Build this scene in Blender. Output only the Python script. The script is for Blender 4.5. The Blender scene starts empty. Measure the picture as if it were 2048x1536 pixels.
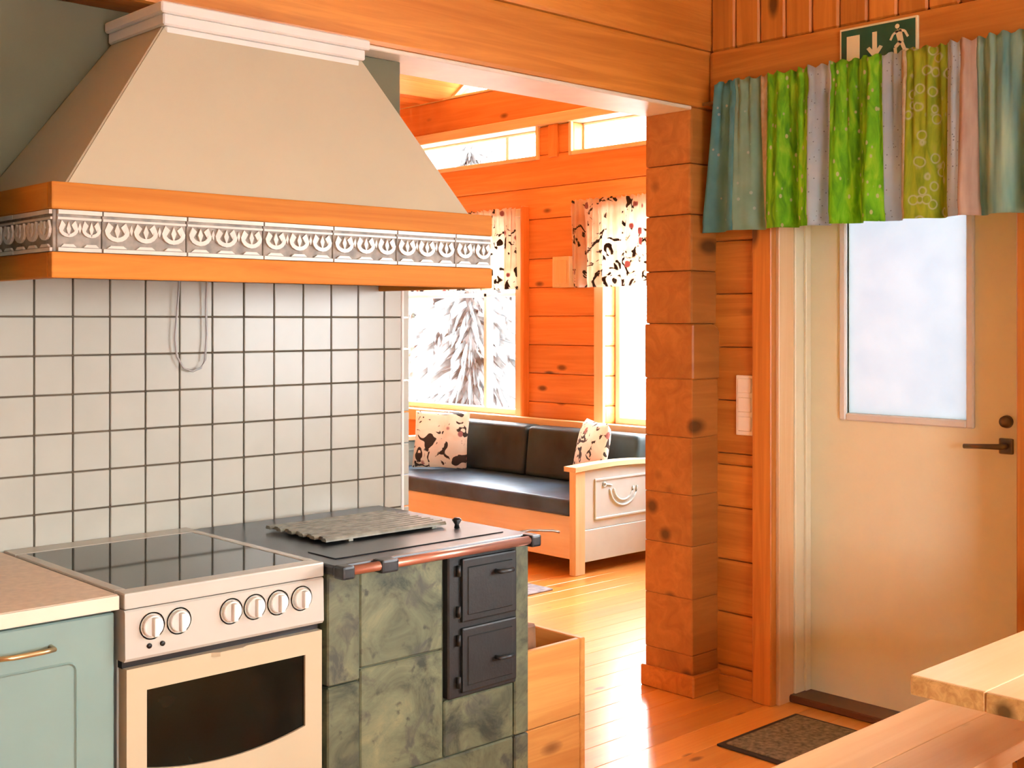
import bpy, bmesh, math, random
from mathutils import Vector
random.seed(7)
PI = math.pi
SC = bpy.context.scene
COL = SC.collection

# ------------------------------------------------------------------ camera, sky, light
cd = bpy.data.cameras.new('camera'); cam = bpy.data.objects.new('camera', cd); COL.objects.link(cam)
cam.location = (0, 0, 1.47)
cam.rotation_euler = (math.radians(90), 0, math.radians(46.81 - 90))
cd.sensor_fit = 'HORIZONTAL'; cd.sensor_width = 36.0
cd.lens = 2444.0 / 2048.0 * 36.0
cd.shift_y = -127.0 / 2048.0
cd.clip_start = 0.05
SC.camera = cam

world = bpy.data.worlds.new('overcast_sky'); SC.world = world; world.use_nodes = True
bg = world.node_tree.nodes['Background']
bg.inputs[0].default_value = (0.94, 0.97, 1.0, 1); bg.inputs[1].default_value = 32.0

def portal(loc, rot, sx, sy):
    l = bpy.data.lights.new('window_portal', 'AREA'); l.shape = 'RECTANGLE'; l.size = sx; l.size_y = sy
    l.energy = 1.0
    l.cycles.is_portal = True
    o = bpy.data.objects.new('window_portal', l); COL.objects.link(o); o.location = loc; o.rotation_euler = rot
# living room windows (wall at X = 6) and kitchen windows behind / beside the camera
portal((6.22, 7.10, 1.48), (0, PI/2, 0), 1.36, 1.48)
portal((6.22, 4.78, 1.48), (0, PI/2, 0), 1.36, 1.38)
portal((6.22, 5.75, 2.72), (0, PI/2, 0), 0.20, 4.20)
portal((4.15, -0.15, 1.55), (0, PI/2, 0), 1.3, 2.1)
portal((0.7, -2.52, 1.55), (-PI/2, 0, 0), 2.2, 1.3)

SC.view_settings.view_transform = 'Standard'
SC.view_settings.look = 'None'
SC.view_settings.gamma = 1.0
SC.view_settings.use_curve_mapping = False
SC.view_settings.exposure = 0.02

# ------------------------------------------------------------------ materials
MATS = {}
def nmat(name):
    m = bpy.data.materials.new(name); m.use_nodes = True
    nt = m.node_tree
    for n in list(nt.nodes): nt.nodes.remove(n)
    out = nt.nodes.new('ShaderNodeOutputMaterial')
    b = nt.nodes.new('ShaderNodeBsdfPrincipled')
    nt.links.new(b.outputs[0], out.inputs[0])
    MATS[name] = m
    return m, nt, b, out
def c4(c): return (c[0], c[1], c[2], 1.0)
def coords(nt, scale=(1, 1, 1), rnd=True, which='Object'):
    tc = nt.nodes.new('ShaderNodeTexCoord'); mp = nt.nodes.new('ShaderNodeMapping')
    mp.inputs['Scale'].default_value = scale
    src = tc.outputs[which]
    if rnd:
        oi = nt.nodes.new('ShaderNodeObjectInfo'); mul = nt.nodes.new('ShaderNodeMath'); mul.operation = 'MULTIPLY'
        mul.inputs[1].default_value = 37.0; nt.links.new(oi.outputs['Random'], mul.inputs[0])
        ad = nt.nodes.new('ShaderNodeVectorMath'); ad.operation = 'ADD'
        nt.links.new(src, ad.inputs[0]); nt.links.new(mul.outputs[0], ad.inputs[1]); src = ad.outputs[0]
    nt.links.new(src, mp.inputs[0])
    return mp.outputs[0]
def noise(nt, vec, scale, detail=3, dist=0.0, rough=0.5):
    n = nt.nodes.new('ShaderNodeTexNoise'); n.inputs['Scale'].default_value = scale
    n.inputs['Detail'].default_value = detail; n.inputs['Distortion'].default_value = dist
    n.inputs['Roughness'].default_value = rough
    nt.links.new(vec, n.inputs['Vector']); return n.outputs[0]
def ramp(nt, fac, stops, interp='LINEAR'):
    r = nt.nodes.new('ShaderNodeValToRGB'); r.color_ramp.interpolation = interp
    e = r.color_ramp.elements
    while len(e) < len(stops): e.new(0.5)
    for el, (p, c) in zip(e, stops):
        el.position = p; el.color = c4(c)
    nt.links.new(fac, r.inputs[0]); return r.outputs[0]
def mixc(nt, fac, a, b, mode='MIX'):
    m = nt.nodes.new('ShaderNodeMix'); m.data_type = 'RGBA'; m.blend_type = mode
    if isinstance(fac, (int, float)): m.inputs[0].default_value = fac
    else: nt.links.new(fac, m.inputs[0])
    for v, i in ((a, 6), (b, 7)):
        if isinstance(v, tuple): m.inputs[i].default_value = c4(v)
        else: nt.links.new(v, m.inputs[i])
    return m.outputs[2]
def bump(nt, b, h, strength=0.2, dist=0.01):
    n = nt.nodes.new('ShaderNodeBump'); n.inputs['Strength'].default_value = strength; n.inputs['Distance'].default_value = dist
    nt.links.new(h, n.inputs['Height']); nt.links.new(n.outputs[0], b.inputs['Normal'])
def objrand(nt, lo, hi):
    oi = nt.nodes.new('ShaderNodeObjectInfo'); mr = nt.nodes.new('ShaderNodeMapRange')
    mr.inputs['To Min'].default_value = lo; mr.inputs['To Max'].default_value = hi
    nt.links.new(oi.outputs['Random'], mr.inputs[0]); return mr.outputs[0]
def plain(name, col, rough=0.5, metal=0.0, var=0.04, nscale=8, bumpv=0.0, coat=0.0, spec=0.5):
    m, nt, b, o = nmat(name)
    v = coords(nt); n = noise(nt, v, nscale, 4)
    d = tuple(max(0, c * (1 - 2.2 * var)) for c in col); l = tuple(min(1, c * (1 + 1.2 * var)) for c in col)
    nt.links.new(ramp(nt, n, [(0.3, d), (0.7, l)]), b.inputs['Base Color'])
    b.inputs['Roughness'].default_value = rough; b.inputs['Metallic'].default_value = metal
    b.inputs['Coat Weight'].default_value = coat; b.inputs['Specular IOR Level'].default_value = spec
    if bumpv: bump(nt, b, noise(nt, v, nscale * 6, 3), bumpv)
    return m
def wood(name, axis, light, dark, rough=0.4, knots=0.16, knotcol=None, coat=0.0, across=22, hue=0.10, kscale=1.0, spec=0.5):
    m, nt, b, o = nmat(name)
    ax = {'X': 0, 'Y': 1, 'Z': 2}[axis]
    s = [across] * 3; s[ax] = 1.1
    v = coords(nt, tuple(s))
    n1 = noise(nt, v, 1.0, 5, 1.2, 0.6)
    s2 = [3.5] * 3; s2[ax] = 0.7
    n2 = noise(nt, coords(nt, tuple(s2)), 1.0, 2, 0.4)
    mid = tuple((a + c) / 2 for a, c in zip(light, dark))
    col = ramp(nt, n1, [(0.28, dark), (0.5, mid), (0.68, light)])
    tone = ramp(nt, n2, [(0.3, (0.80, 0.76, 0.72)), (0.7, (1, 1, 1))])
    col = mixc(nt, 1.0, col, tone, 'MULTIPLY')
    hsv = nt.nodes.new('ShaderNodeHueSaturation'); nt.links.new(col, hsv.inputs['Color'])
    nt.links.new(objrand(nt, 1 - hue, 1 + hue), hsv.inputs['Value']); col = hsv.outputs[0]
    if knots:
        s3 = [5.0 * kscale] * 3; s3[ax] = 2.2 * kscale
        vo = nt.nodes.new('ShaderNodeTexVoronoi'); vo.inputs['Scale'].default_value = 1.0
        nt.links.new(coords(nt, tuple(s3)), vo.inputs['Vector'])
        kc = knotcol or tuple(d * 0.28 for d in dark)
        f = ramp(nt, vo.outputs['Distance'], [(knots * 0.45, (1, 1, 1)), (knots, (0, 0, 0))])
        col = mixc(nt, f, col, kc)
    nt.links.new(col, b.inputs['Base Color'])
    b.inputs['Roughness'].default_value = rough; b.inputs['Coat Weight'].default_value = coat
    b.inputs['Coat Roughness'].default_value = 0.15; b.inputs['Specular IOR Level'].default_value = spec
    bump(nt, b, n1, 0.12, 0.004)
    return m

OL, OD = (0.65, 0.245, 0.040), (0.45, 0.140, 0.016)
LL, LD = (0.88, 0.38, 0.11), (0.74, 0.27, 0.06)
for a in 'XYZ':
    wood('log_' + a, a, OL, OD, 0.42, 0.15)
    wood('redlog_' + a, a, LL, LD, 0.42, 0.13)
    wood('pine_' + a, a, (0.90, 0.64, 0.37), (0.84, 0.54, 0.27), 0.32, 0.12, knotcol=(0.22, 0.09, 0.025))
    wood('rail_' + a, a, (0.60, 0.225, 0.030), (0.44, 0.135, 0.015), 0.55, 0.0, spec=0.12)
    wood('palewood_' + a, a, (0.87, 0.77, 0.50), (0.80, 0.66, 0.38), 0.42, 0.0)
wood('boxpine_X', 'X', (0.80, 0.42, 0.12), (0.66, 0.29, 0.07), 0.4, 0.14, knotcol=(0.2, 0.07, 0.02))
wood('boxpine_Y', 'Y', (0.80, 0.42, 0.12), (0.66, 0.29, 0.07), 0.4, 0.14, knotcol=(0.2, 0.07, 0.02))
wood('sofa_front', 'Y', (0.88, 0.80, 0.55), (0.82, 0.70, 0.44), 0.42, 0.0)
wood('log_end', 'X', (0.50, 0.20, 0.040), (0.36, 0.125, 0.020), 0.5, 0.20, across=14)
wood('floor_wood', 'X', (0.90, 0.44, 0.10), (0.82, 0.35, 0.07), 0.34, 0.09, coat=0.8, across=30, knotcol=(0.30, 0.12, 0.03))
wood('table_end', 'X', (0.70, 0.46, 0.18), (0.42, 0.22, 0.06), 0.5, 0.30, across=40, kscale=2.0)
plain('paint_wall_shaded', (0.13, 0.118, 0.062), 0.8, var=0.05, nscale=3)  # beige wall paint darkened overall, standing in for the shade beside the hood
plain('tile_glaze', (0.42, 0.415, 0.345), 0.22, var=0.02, spec=0.3)
plain('grout', (0.10, 0.075, 0.045), 0.9, var=0.15)
plain('cream_plaster', (0.44, 0.375, 0.255), 0.8, var=0.015, nscale=3)
plain('white_paint', (0.74, 0.74, 0.69), 0.4, var=0.015)
plain('relief_ground', (0.24, 0.20, 0.15), 0.5, var=0.2, nscale=40)
plain('relief_cream', (0.62, 0.57, 0.49), 0.3, var=0.05, nscale=20)
plain('door_paint', (0.84, 0.82, 0.58), 0.45, var=0.012)
plain('frame_paint', (0.82, 0.78, 0.56), 0.4, var=0.012)
plain('white_window', (0.86, 0.85, 0.82), 0.4, var=0.01)
plain('cabinet_blue', (0.18, 0.275, 0.245), 0.42, var=0.02)
plain('worktop_beige', (0.72, 0.57, 0.42), 0.38, var=0.06, nscale=60)
plain('worktop_edge', (0.66, 0.58, 0.44), 0.4, var=0.02)
plain('brass', (0.50, 0.40, 0.22), 0.35, 0.9)
plain('enamel', (0.47, 0.45, 0.385), 0.25, var=0.01, coat=0.1)
plain('enamel_warm', (0.47, 0.40, 0.265), 0.28, var=0.01, coat=0.1)
plain('knob_cream', (0.74, 0.72, 0.48), 0.35, var=0.02)
plain('black_plastic', (0.010, 0.010, 0.010), 0.35, var=0.1)
plain('oven_glass', (0.004, 0.006, 0.004), 0.12, var=0.3, spec=0.2)
plain('hob_glass', (0.016, 0.017, 0.011), 0.06, var=0.05, spec=0.35)
plain('cast_iron', (0.035, 0.040, 0.042), 0.38, 0.3, var=0.2, nscale=20, bumpv=0.05)
plain('iron_door', (0.007, 0.009, 0.008), 0.5, 0.0, var=0.2, nscale=20, bumpv=0.08)
plain('iron_plate', (0.022, 0.026, 0.030), 0.30, 0.2, var=0.35, nscale=7)
plain('grate_iron', (0.24, 0.24, 0.19), 0.5, 0.1, var=0.2, nscale=30)
plain('copper', (0.50, 0.23, 0.16), 0.34, 0.7, var=0.1)
plain('steel', (0.30, 0.27, 0.23), 0.3, 1.0)
plain('handle_bronze', (0.16, 0.12, 0.08), 0.32, 0.9)
plain('cable_grey', (0.42, 0.41, 0.38), 0.6)
plain('sofa_paint', (0.50, 0.66, 0.66), 0.5, var=0.03)
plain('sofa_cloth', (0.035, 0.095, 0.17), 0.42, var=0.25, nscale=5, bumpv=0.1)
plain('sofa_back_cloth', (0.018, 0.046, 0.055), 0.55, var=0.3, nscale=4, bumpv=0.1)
plain('palewhite', (0.84, 0.82, 0.72), 0.4)
plain('rubber', (0.030, 0.025, 0.020), 0.8)
plain('mat_pile', (0.24, 0.20, 0.125), 0.95, var=0.25, nscale=60, bumpv=0.5)
plain('sign_green', (0.006, 0.075, 0.040), 0.4, var=0.03)
plain('sign_glow', (0.85, 0.80, 0.55), 0.5, var=0.02)
plain('switch_white', (0.84, 0.78, 0.66), 0.35, var=0.01)
plain('snow', (0.78, 0.82, 0.88), 0.9, var=0.03, nscale=1)
plain('spruce', (0.16, 0.18, 0.18), 0.9, var=0.5, nscale=3)
plain('snowy_twig', (0.60, 0.64, 0.66), 0.9, var=0.5, nscale=3)
plain('bark', (0.2, 0.19, 0.18), 0.9)
plain('rug_blue', (0.32, 0.37, 0.43), 0.95, var=0.2, nscale=20)
plain('firewood', (0.22, 0.11, 0.05), 0.8, var=0.3, nscale=14)
plain('threshold_dark', (0.10, 0.035, 0.015), 0.4, var=0.1)

def stone():
    m, nt, b, o = nmat('soapstone')
    v = coords(nt)
    n1 = noise(nt, v, 6.0, 6, 0.8, 0.68); n2 = noise(nt, v, 11.0, 5, 0.8, 0.6); n3 = noise(nt, v, 28.0, 4)
    col = ramp(nt, n1, [(0.34, (0.035, 0.045, 0.030)), (0.46, (0.155, 0.16, 0.095)), (0.58, (0.25, 0.245, 0.145)), (0.76, (0.44, 0.38, 0.20))])
    f = ramp(nt, n2, [(0.54, (0, 0, 0)), (0.66, (1, 1, 1))])
    col = mixc(nt, f, col, (0.10, 0.10, 0.08))
    f3 = ramp(nt, n3, [(0.62, (0, 0, 0)), (0.72, (1, 1, 1))])
    col = mixc(nt, f3, col, (0.07, 0.075, 0.05))
    col = mixc(nt, 1.0, col, (0.54, 0.60, 0.54), 'MULTIPLY')
    hsv = nt.nodes.new('ShaderNodeHueSaturation'); nt.links.new(col, hsv.inputs['Color'])
    nt.links.new(objrand(nt, 0.85, 1.12), hsv.inputs['Value'])
    nt.links.new(hsv.outputs[0], b.inputs['Base Color']); b.inputs['Roughness'].default_value = 0.55
    bump(nt, b, n3, 0.15, 0.004)
stone()

def glass(name, tint=(1, 1, 1), rough=0.0, refl=0.08):
    m, nt, b, o = nmat(name); nt.nodes.remove(b)
    t = nt.nodes.new('ShaderNodeBsdfTransparent'); t.inputs[0].default_value = c4(tint)
    g = nt.nodes.new('ShaderNodeBsdfGlossy'); g.inputs['Roughness'].default_value = rough
    mx = nt.nodes.new('ShaderNodeMixShader'); mx.inputs[0].default_value = refl
    nt.links.new(t.outputs[0], mx.inputs[1]); nt.links.new(g.outputs[0], mx.inputs[2]); nt.links.new(mx.outputs[0], o.inputs[0])
glass('clear_glass')
def frosted():
    m, nt, b, o = nmat('frosted_glass'); nt.nodes.remove(b)
    v = coords(nt); n = noise(nt, v, 9, 3)
    col = ramp(nt, n, [(0.3, (0.205, 0.225, 0.242)), (0.7, (0.225, 0.24, 0.252))])
    t = nt.nodes.new('ShaderNodeBsdfTranslucent'); nt.links.new(col, t.inputs[0])
    g = nt.nodes.new('ShaderNodeBsdfGlossy'); g.inputs['Roughness'].default_value = 0.25; g.inputs[0].default_value = (0.9, 0.9, 0.9, 1)
    mx = nt.nodes.new('ShaderNodeMixShader'); mx.inputs[0].default_value = 0.06
    nt.links.new(t.outputs[0], mx.inputs[1]); nt.links.new(g.outputs[0], mx.inputs[2]); nt.links.new(mx.outputs[0], o.inputs[0])
frosted()

def cloth(name, colfn, trans=0.55):
    m, nt, b, o = nmat(name)
    col = colfn(nt)
    nt.links.new(col, b.inputs['Base Color']); b.inputs['Roughness'].default_value = 0.75
    b.inputs['Sheen Weight'].default_value = 0.1
    t = nt.nodes.new('ShaderNodeBsdfTranslucent'); nt.links.new(col, t.inputs[0])
    mx = nt.nodes.new('ShaderNodeMixShader'); mx.inputs[0].default_value = trans
    nt.links.new(b.outputs[0], mx.inputs[1]); nt.links.new(t.outputs[0], mx.inputs[2]); nt.links.new(mx.outputs[0], o.inputs[0])
def spots(nt, base, spot, scale, size, soft=0.03, vscale=(1, 1, 1)):
    vo = nt.nodes.new('ShaderNodeTexVoronoi'); vo.inputs['Scale'].default_value = scale
    nt.links.new(coords(nt, vscale), vo.inputs['Vector'])
    f = ramp(nt, vo.outputs['Distance'], [(size, (1, 1, 1)), (size + soft, (0, 0, 0))])
    return mixc(nt, f, base, spot)
def f_teal(nt): return spots(nt, ramp(nt, noise(nt, coords(nt), 12, 3), [(0.3, (0.13, 0.42, 0.47)), (0.7, (0.21, 0.55, 0.58))]), (0.55, 0.70, 0.66), 22, 0.12)
def f_seafoam(nt): return spots(nt, ramp(nt, noise(nt, coords(nt), 12, 3), [(0.3, (0.32, 0.54, 0.40)), (0.7, (0.42, 0.64, 0.49))]), (0.6, 0.72, 0.62), 18, 0.10)
def f_green(nt):
    base = ramp(nt, noise(nt, coords(nt, (1, 9, 2)), 5, 4, 1.0), [(0.25, (0.09, 0.36, 0.005)), (0.5, (0.27, 0.68, 0.012)), (0.75, (0.60, 0.86, 0.05))])
    return spots(nt, base, (0.75, 0.75, 0.35), 26, 0.16, 0.06, (1, 1.6, 0.9))
def f_greenring(nt):
    base = ramp(nt, noise(nt, coords(nt, (1, 9, 2)), 5, 4, 1.0), [(0.25, (0.22, 0.34, 0.012)), (0.6, (0.52, 0.60, 0.04)), (0.8, (0.68, 0.60, 0.10))])
    vo = nt.nodes.new('ShaderNodeTexVoronoi'); vo.inputs['Scale'].default_value = 20; nt.links.new(coords(nt), vo.inputs['Vector'])
    f = ramp(nt, vo.outputs['Distance'], [(0.24, (0, 0, 0)), (0.30, (1, 1, 1)), (0.40, (0, 0, 0))])
    return mixc(nt, f, base, (0.72, 0.74, 0.45))
def f_blue(nt): return spots(nt, ramp(nt, noise(nt, coords(nt), 8, 3), [(0.3, (0.56, 0.70, 0.80)), (0.7, (0.74, 0.84, 0.92))]), (0.30, 0.38, 0.46), 60, 0.14)
def f_pink(nt): return ramp(nt, noise(nt, coords(nt, (1, 8, 1)), 6, 3), [(0.3, (0.62, 0.45, 0.36)), (0.7, (0.80, 0.68, 0.58))])
def f_cream(nt): return ramp(nt, noise(nt, coords(nt, (1, 3, 3)), 14, 3), [(0.3, (0.66, 0.55, 0.32)), (0.7, (0.82, 0.74, 0.55))])
def f_mint(nt): return ramp(nt, noise(nt, coords(nt, (1, 5, 0.6)), 5, 3), [(0.3, (0.15, 0.38, 0.40)), (0.5, (0.36, 0.60, 0.52)), (0.72, (0.60, 0.78, 0.62))])
def f_floral(nt):
    v = coords(nt)
    base = ramp(nt, noise(nt, v, 5, 3, 0.5), [(0.42, (0.84, 0.78, 0.66)), (0.62, (0.82, 0.62, 0.48)), (0.78, (0.76, 0.48, 0.28))])
    n = noise(nt, coords(nt), 11, 2, 1.6)
    f = ramp(nt, n, [(0.585, (0, 0, 0)), (0.615, (1, 1, 1))])
    col = mixc(nt, f, base, (0.045, 0.032, 0.025))
    return spots(nt, col, (0.36, 0.14, 0.13), 7, 0.14, 0.04)
for n_, f_ in (('teal', f_teal), ('seafoam', f_seafoam), ('green', f_green), ('greenring', f_greenring), ('blue', f_blue), ('pink', f_pink), ('cream', f_cream), ('mint', f_mint), ('floral', f_floral)):
    cloth('cloth_' + n_, f_)

# ------------------------------------------------------------------ geometry helpers
def off(p):
    v = Vector((0, 0, 0))
    while p is not None:
        v += p.location; p = p.parent
    return v
def link(name, me, mat, parent=None, smooth=False):
    o = bpy.data.objects.new(name, me); COL.objects.link(o)
    if parent is not None: o.parent = parent
    ms = mat if isinstance(mat, (list, tuple)) else [mat]
    if not me.materials:
        for m in ms: me.materials.append(MATS[m])
    if smooth:
        for p in me.polygons: p.use_smooth = True
    return o
def mk(name, bm, mat, parent=None, smooth=False):
    bmesh.ops.recalc_face_normals(bm, faces=bm.faces)
    d = off(parent)
    if d.length > 0: bmesh.ops.translate(bm, vec=-d, verts=bm.verts)
    me = bpy.data.meshes.new(name); bm.to_mesh(me); bm.free()
    return link(name, me, mat, parent, smooth)
def tag(o, label=None, cat=None, group=None, kind=None):
    if label: o['label'] = label
    if cat: o['category'] = cat
    if group: o['group'] = group
    if kind: o['kind'] = kind
    return o
def thing(name, loc, label=None, cat=None, group=None, kind=None):
    o = bpy.data.objects.new(name, None); COL.objects.link(o); o.location = loc; o.empty_display_size = 0.1
    return tag(o, label, cat, group, kind)
def abox(bm, lo, hi, bev=0.0, seg=1, mi=0):
    x0, y0, z0 = lo; x1, y1, z1 = hi
    vs = [bm.verts.new(p) for p in ((x0,y0,z0),(x1,y0,z0),(x1,y1,z0),(x0,y1,z0),(x0,y0,z1),(x1,y0,z1),(x1,y1,z1),(x0,y1,z1))]
    fs = [bm.faces.new([vs[i] for i in f]) for f in ((0,3,2,1),(4,5,6,7),(0,1,5,4),(1,2,6,5),(2,3,7,6),(3,0,4,7))]
    for f in fs: f.material_index = mi
    if bev > 0:
        es = set()
        for f in fs: es.update(f.edges)
        bmesh.ops.bevel(bm, geom=list(es), offset=bev, segments=seg, affect='EDGES', profile=0.6, clamp_overlap=True)
def box(name, lo, hi, mat, parent=None, bev=0.003, seg=1, smooth=False):
    bm = bmesh.new(); abox(bm, lo, hi, bev, seg)
    return mk(name, bm, mat, parent, smooth)
def apoly(bm, pts, vec, mi=0):
    """closed polygon pts extruded by vec"""
    v = Vector(vec); a = [bm.verts.new(p) for p in pts]; b = [bm.verts.new(Vector(p) + v) for p in pts]
    n = len(pts); fs = [bm.faces.new(a), bm.faces.new(b[::-1])]
    for i in range(n): fs.append(bm.faces.new((a[i], b[i], b[(i+1) % n], a[(i+1) % n])))
    for f in fs: f.material_index = mi
def poly(name, pts, vec, mat, parent=None, bev=0.0):
    bm = bmesh.new(); apoly(bm, pts, vec)
    if bev: bmesh.ops.bevel(bm, geom=list(bm.edges), offset=bev, segments=1, affect='EDGES')
    return mk(name, bm, mat, parent)
def atube(bm, pts, r, n=8, caps=True, mi=0):
    pts = [Vector(p) for p in pts]; rings = []
    up = Vector((0, 0, 1))
    for i, p in enumerate(pts):
        t = (pts[min(i+1, len(pts)-1)] - pts[max(i-1, 0)]).normalized()
        ref = up if abs(t.dot(up)) < 0.95 else Vector((1, 0, 0))
        a = t.cross(ref).normalized(); b = t.cross(a)
        rr = r[i] if isinstance(r, (list, tuple)) else r
        rings.append([bm.verts.new(p + a * math.cos(k*2*PI/n) * rr + b * math.sin(k*2*PI/n) * rr) for k in range(n)])
    for r0, r1 in zip(rings, rings[1:]):
        for k in range(n):
            f = bm.faces.new((r0[k], r0[(k+1) % n], r1[(k+1) % n], r1[k])); f.material_index = mi
    if caps:
        for rg in (rings[0], rings[-1]):
            f = bm.faces.new(rg); f.material_index = mi
def tube(name, pts, r, mat, parent=None, n=8, smooth=True):
    bm = bmesh.new(); atube(bm, pts, r, n)
    return mk(name, bm, mat, parent, smooth)
def sheet(name, fn, nu, nv, mat, parent=None, thick=0.002):
    bm = bmesh.new(); g = [[bm.verts.new(fn(i / nu, j / nv)) for j in range(nv + 1)] for i in range(nu + 1)]
    for i in range(nu):
        for j in range(nv): bm.faces.new((g[i][j], g[i+1][j], g[i+1][j+1], g[i][j+1]))
    bmesh.ops.recalc_face_normals(bm, faces=bm.faces)
    bmesh.ops.solidify(bm, geom=list(bm.faces), thickness=thick)
    return mk(name, bm, mat, parent, True)
def cushion(name, c, ux, uy, w, h, t, mat, parent=None, n=14, p=0.5):
    """soft pillow: centre c, in-plane unit axes ux, uy"""
    c = Vector(c); ux = Vector(ux).normalized(); uy = Vector(uy).normalized(); nz = ux.cross(uy)
    bm = bmesh.new()
    grids = []
    for sgn in (1, -1):
        g = []
        for i in range(n + 1):
            row = []
            for j in range(n + 1):
                a = -1 + 2 * i / n; b = -1 + 2 * j / n
                prof = max(0.0, (1 - a**4) * (1 - b**4)) ** p
                pinch = 1 - 0.07 * (abs(a * b)) ** 0.5 * 0 - 0.05 * (1 - abs(b)) * abs(a) - 0.05 * (1 - abs(a)) * abs(b)
                row.append(c + ux * a * w / 2 * pinch + uy * b * h / 2 * pinch + nz * sgn * prof * t / 2)
            g.append(row)
        grids.append(g)
    vs = [[[bm.verts.new(q) for q in row] for row in g] for g in grids]
    for k in range(2):
        for i in range(n):
            for j in range(n): bm.faces.new((vs[k][i][j], vs[k][i+1][j], vs[k][i+1][j+1], vs[k][i][j+1]))
    bmesh.ops.remove_doubles(bm, verts=bm.verts, dist=0.0005)
    return mk(name, bm, mat, parent, True)

def log_course(parent, axis, r0, r1, f0, f1, z0, z1, openings, mat=None, bev=0.014):
    """one course of a log wall, cut at openings (a0,a1,z0,z1)"""
    cuts = sorted(set([z0, z1] + [z for o in openings for z in (o[2], o[3]) if z0 + 0.012 < z < z1 - 0.012]))
    for a, b in zip(cuts, cuts[1:]):
        mid = (a + b) / 2; iv = [(r0, r1)]
        for o in openings:
            if o[2] < mid < o[3]:
                nv = []
                for s, e in iv:
                    if o[1] <= s or o[0] >= e: nv.append((s, e)); continue
                    if o[0] > s: nv.append((s, o[0]))
                    if o[1] < e: nv.append((o[1], e))
                iv = nv
        for s, e in iv:
            if e - s < 0.02: continue
            if axis == 'Y': box('log', (f0, s, a), (f1, e, b), mat or 'log_Y', parent, min(bev, (b-a)/4), 2)
            else: box('log', (s, f0, a), (e, f1, b), mat or 'log_X', parent, min(bev, (b-a)/4), 2)

# ------------------------------------------------------------------ the setting
fl = thing('floor', (0, 0, 0), 'orange pine plank floor', None, None, 'structure')
box('subfloor', (-2.4, -2.6, -0.12), (6.2, 8.5, -0.022), 'grout', fl, 0)
pw = 0.137
bm = bmesh.new(); abox(bm, (0, 0, -0.022), (8.6, pw - 0.0012, 0), 0.0012); bmesh.ops.recalc_face_normals(bm, faces=bm.faces)
pm = bpy.data.meshes.new('plank'); bm.to_mesh(pm); bm.free()
k = 0; y = -2.6
while y < 8.5:
    o = link('plank', pm, 'floor_wood', fl); o.location = (-2.4, y, 0); y += pw

# --- wall between kitchen and living room (tiled end, log beams, log post)
wb = box('wall_back', (-2.4, 3.076, 0), (2.40, 3.23, 2.291), 'paint_wall_shaded', None, 0.002); tag(wb, 'painted wall behind the cooker hood, its grey beige darkened for shade', None, None, 'structure')
GX0, GZ0 = 1.228, 1.480
x0 = GX0 - 5 * 0.1
box('grout', (x0, 3.0695, 0.78), (2.395, 3.0762, 1.68), 'grout', wb, 0)
bm = bmesh.new(); abox(bm, (0.0022, 0, 0.0022), (0.0978, 0.0085, 0.0978), 0.0016); bmesh.ops.recalc_face_normals(bm, faces=bm.faces)
tm = bpy.data.meshes.new('tile'); bm.to_mesh(tm); bm.free()
bm = bmesh.new(); abox(bm, (0.0022, 0, 0.0022), (0.066, 0.0085, 0.0978), 0.0016); bmesh.ops.recalc_face_normals(bm, faces=bm.faces)
tmh = bpy.data.meshes.new('tile_cut'); bm.to_mesh(tmh); bm.free()
for i in range(17):
    for j in range(-7, 2):
        xx = x0 + i * 0.1
        if xx > 2.33: mesh = tmh
        else: mesh = tm
        if xx > 2.395: continue
        o = link('tile', mesh, 'tile_glaze', wb); o.location = (xx, 3.064 + random.uniform(-0.0004, 0.0004), GZ0 + j * 0.1)
box('corner_strip', (2.394, 3.060, 0.80), (2.404, 3.10, 1.70), 'white_paint', wb, 0.002)
# beams above the opening
for z0, z1 in ((2.305, 2.535), (2.535, 2.765), (2.765, 2.995), (2.995, 3.30)):
    box('log', (-2.4, 2.99, z0), (4.10, 3.23, z1), 'log_X', wb, 0.016, 2)
box('gable_panel', (-2.4, 3.10, 3.30), (6.2, 3.23, 5.6), 'log_X', wb, 0)
tr = box('trim_5', (1.95, 2.992, 2.292), (3.77, 3.228, 2.306), 'palewhite', None, 0.003); tag(tr, 'pale lining board under the log beam', None, None, 'structure')
# post of stacked log ends
zs = [0.0, 0.16, 0.38, 0.587, 0.786, 1.011, 1.239, 1.456, 1.665, 1.886, 2.085, 2.305]
for i, (z0, z1) in enumerate(zip(zs, zs[1:])):
    dx = random.uniform(-0.006, 0.006)
    if 5 < i < 7:      # the one log whose shoulder stays round
        pts = [(3.765, 2.982, z0), (3.945, 2.982, z0)]
        for k in range(7):
            a = k / 6 * PI / 2; pts.append((3.945 - 0.06 + 0.06 * math.cos(a), 2.982, z1 - 0.06 + 0.06 * math.sin(a)))
        pts.append((3.765, 2.982, z1)); bm = bmesh.new(); apoly(bm, pts, (0, 0.25, 0))
        bmesh.ops.bevel(bm, geom=[e for e in bm.edges], offset=0.006, segments=1, affect='EDGES'); mk('log', bm, 'log_end', wb)
    else:
        box('log', (3.77 + dx * 0.3, 2.99 + (0.008 if i >= 7 else 0), z0), (3.955, 3.23, z1), 'log_end', wb, 0.012 if i >= 7 else 0.006, 2)
# rest of that wall to the far wall (outside the kitchen)
for z0, z1 in zip(zs, zs[1:]): box('log', (3.95, 3.05, z0), (6.0, 3.228, z1), 'log_X', wb, 0.012, 1)
box('log', (4.10, 3.05, 2.305), (6.0, 3.228, 3.30), 'log_X', wb, 0.012, 1)
bt = box('baseboard_back', (3.755, 2.972, 0), (3.935, 3.245, 0.085), 'log_X', None, 0.006); tag(bt, 'orange skirting board around the foot of the log post', None, None, 'structure')

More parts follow.
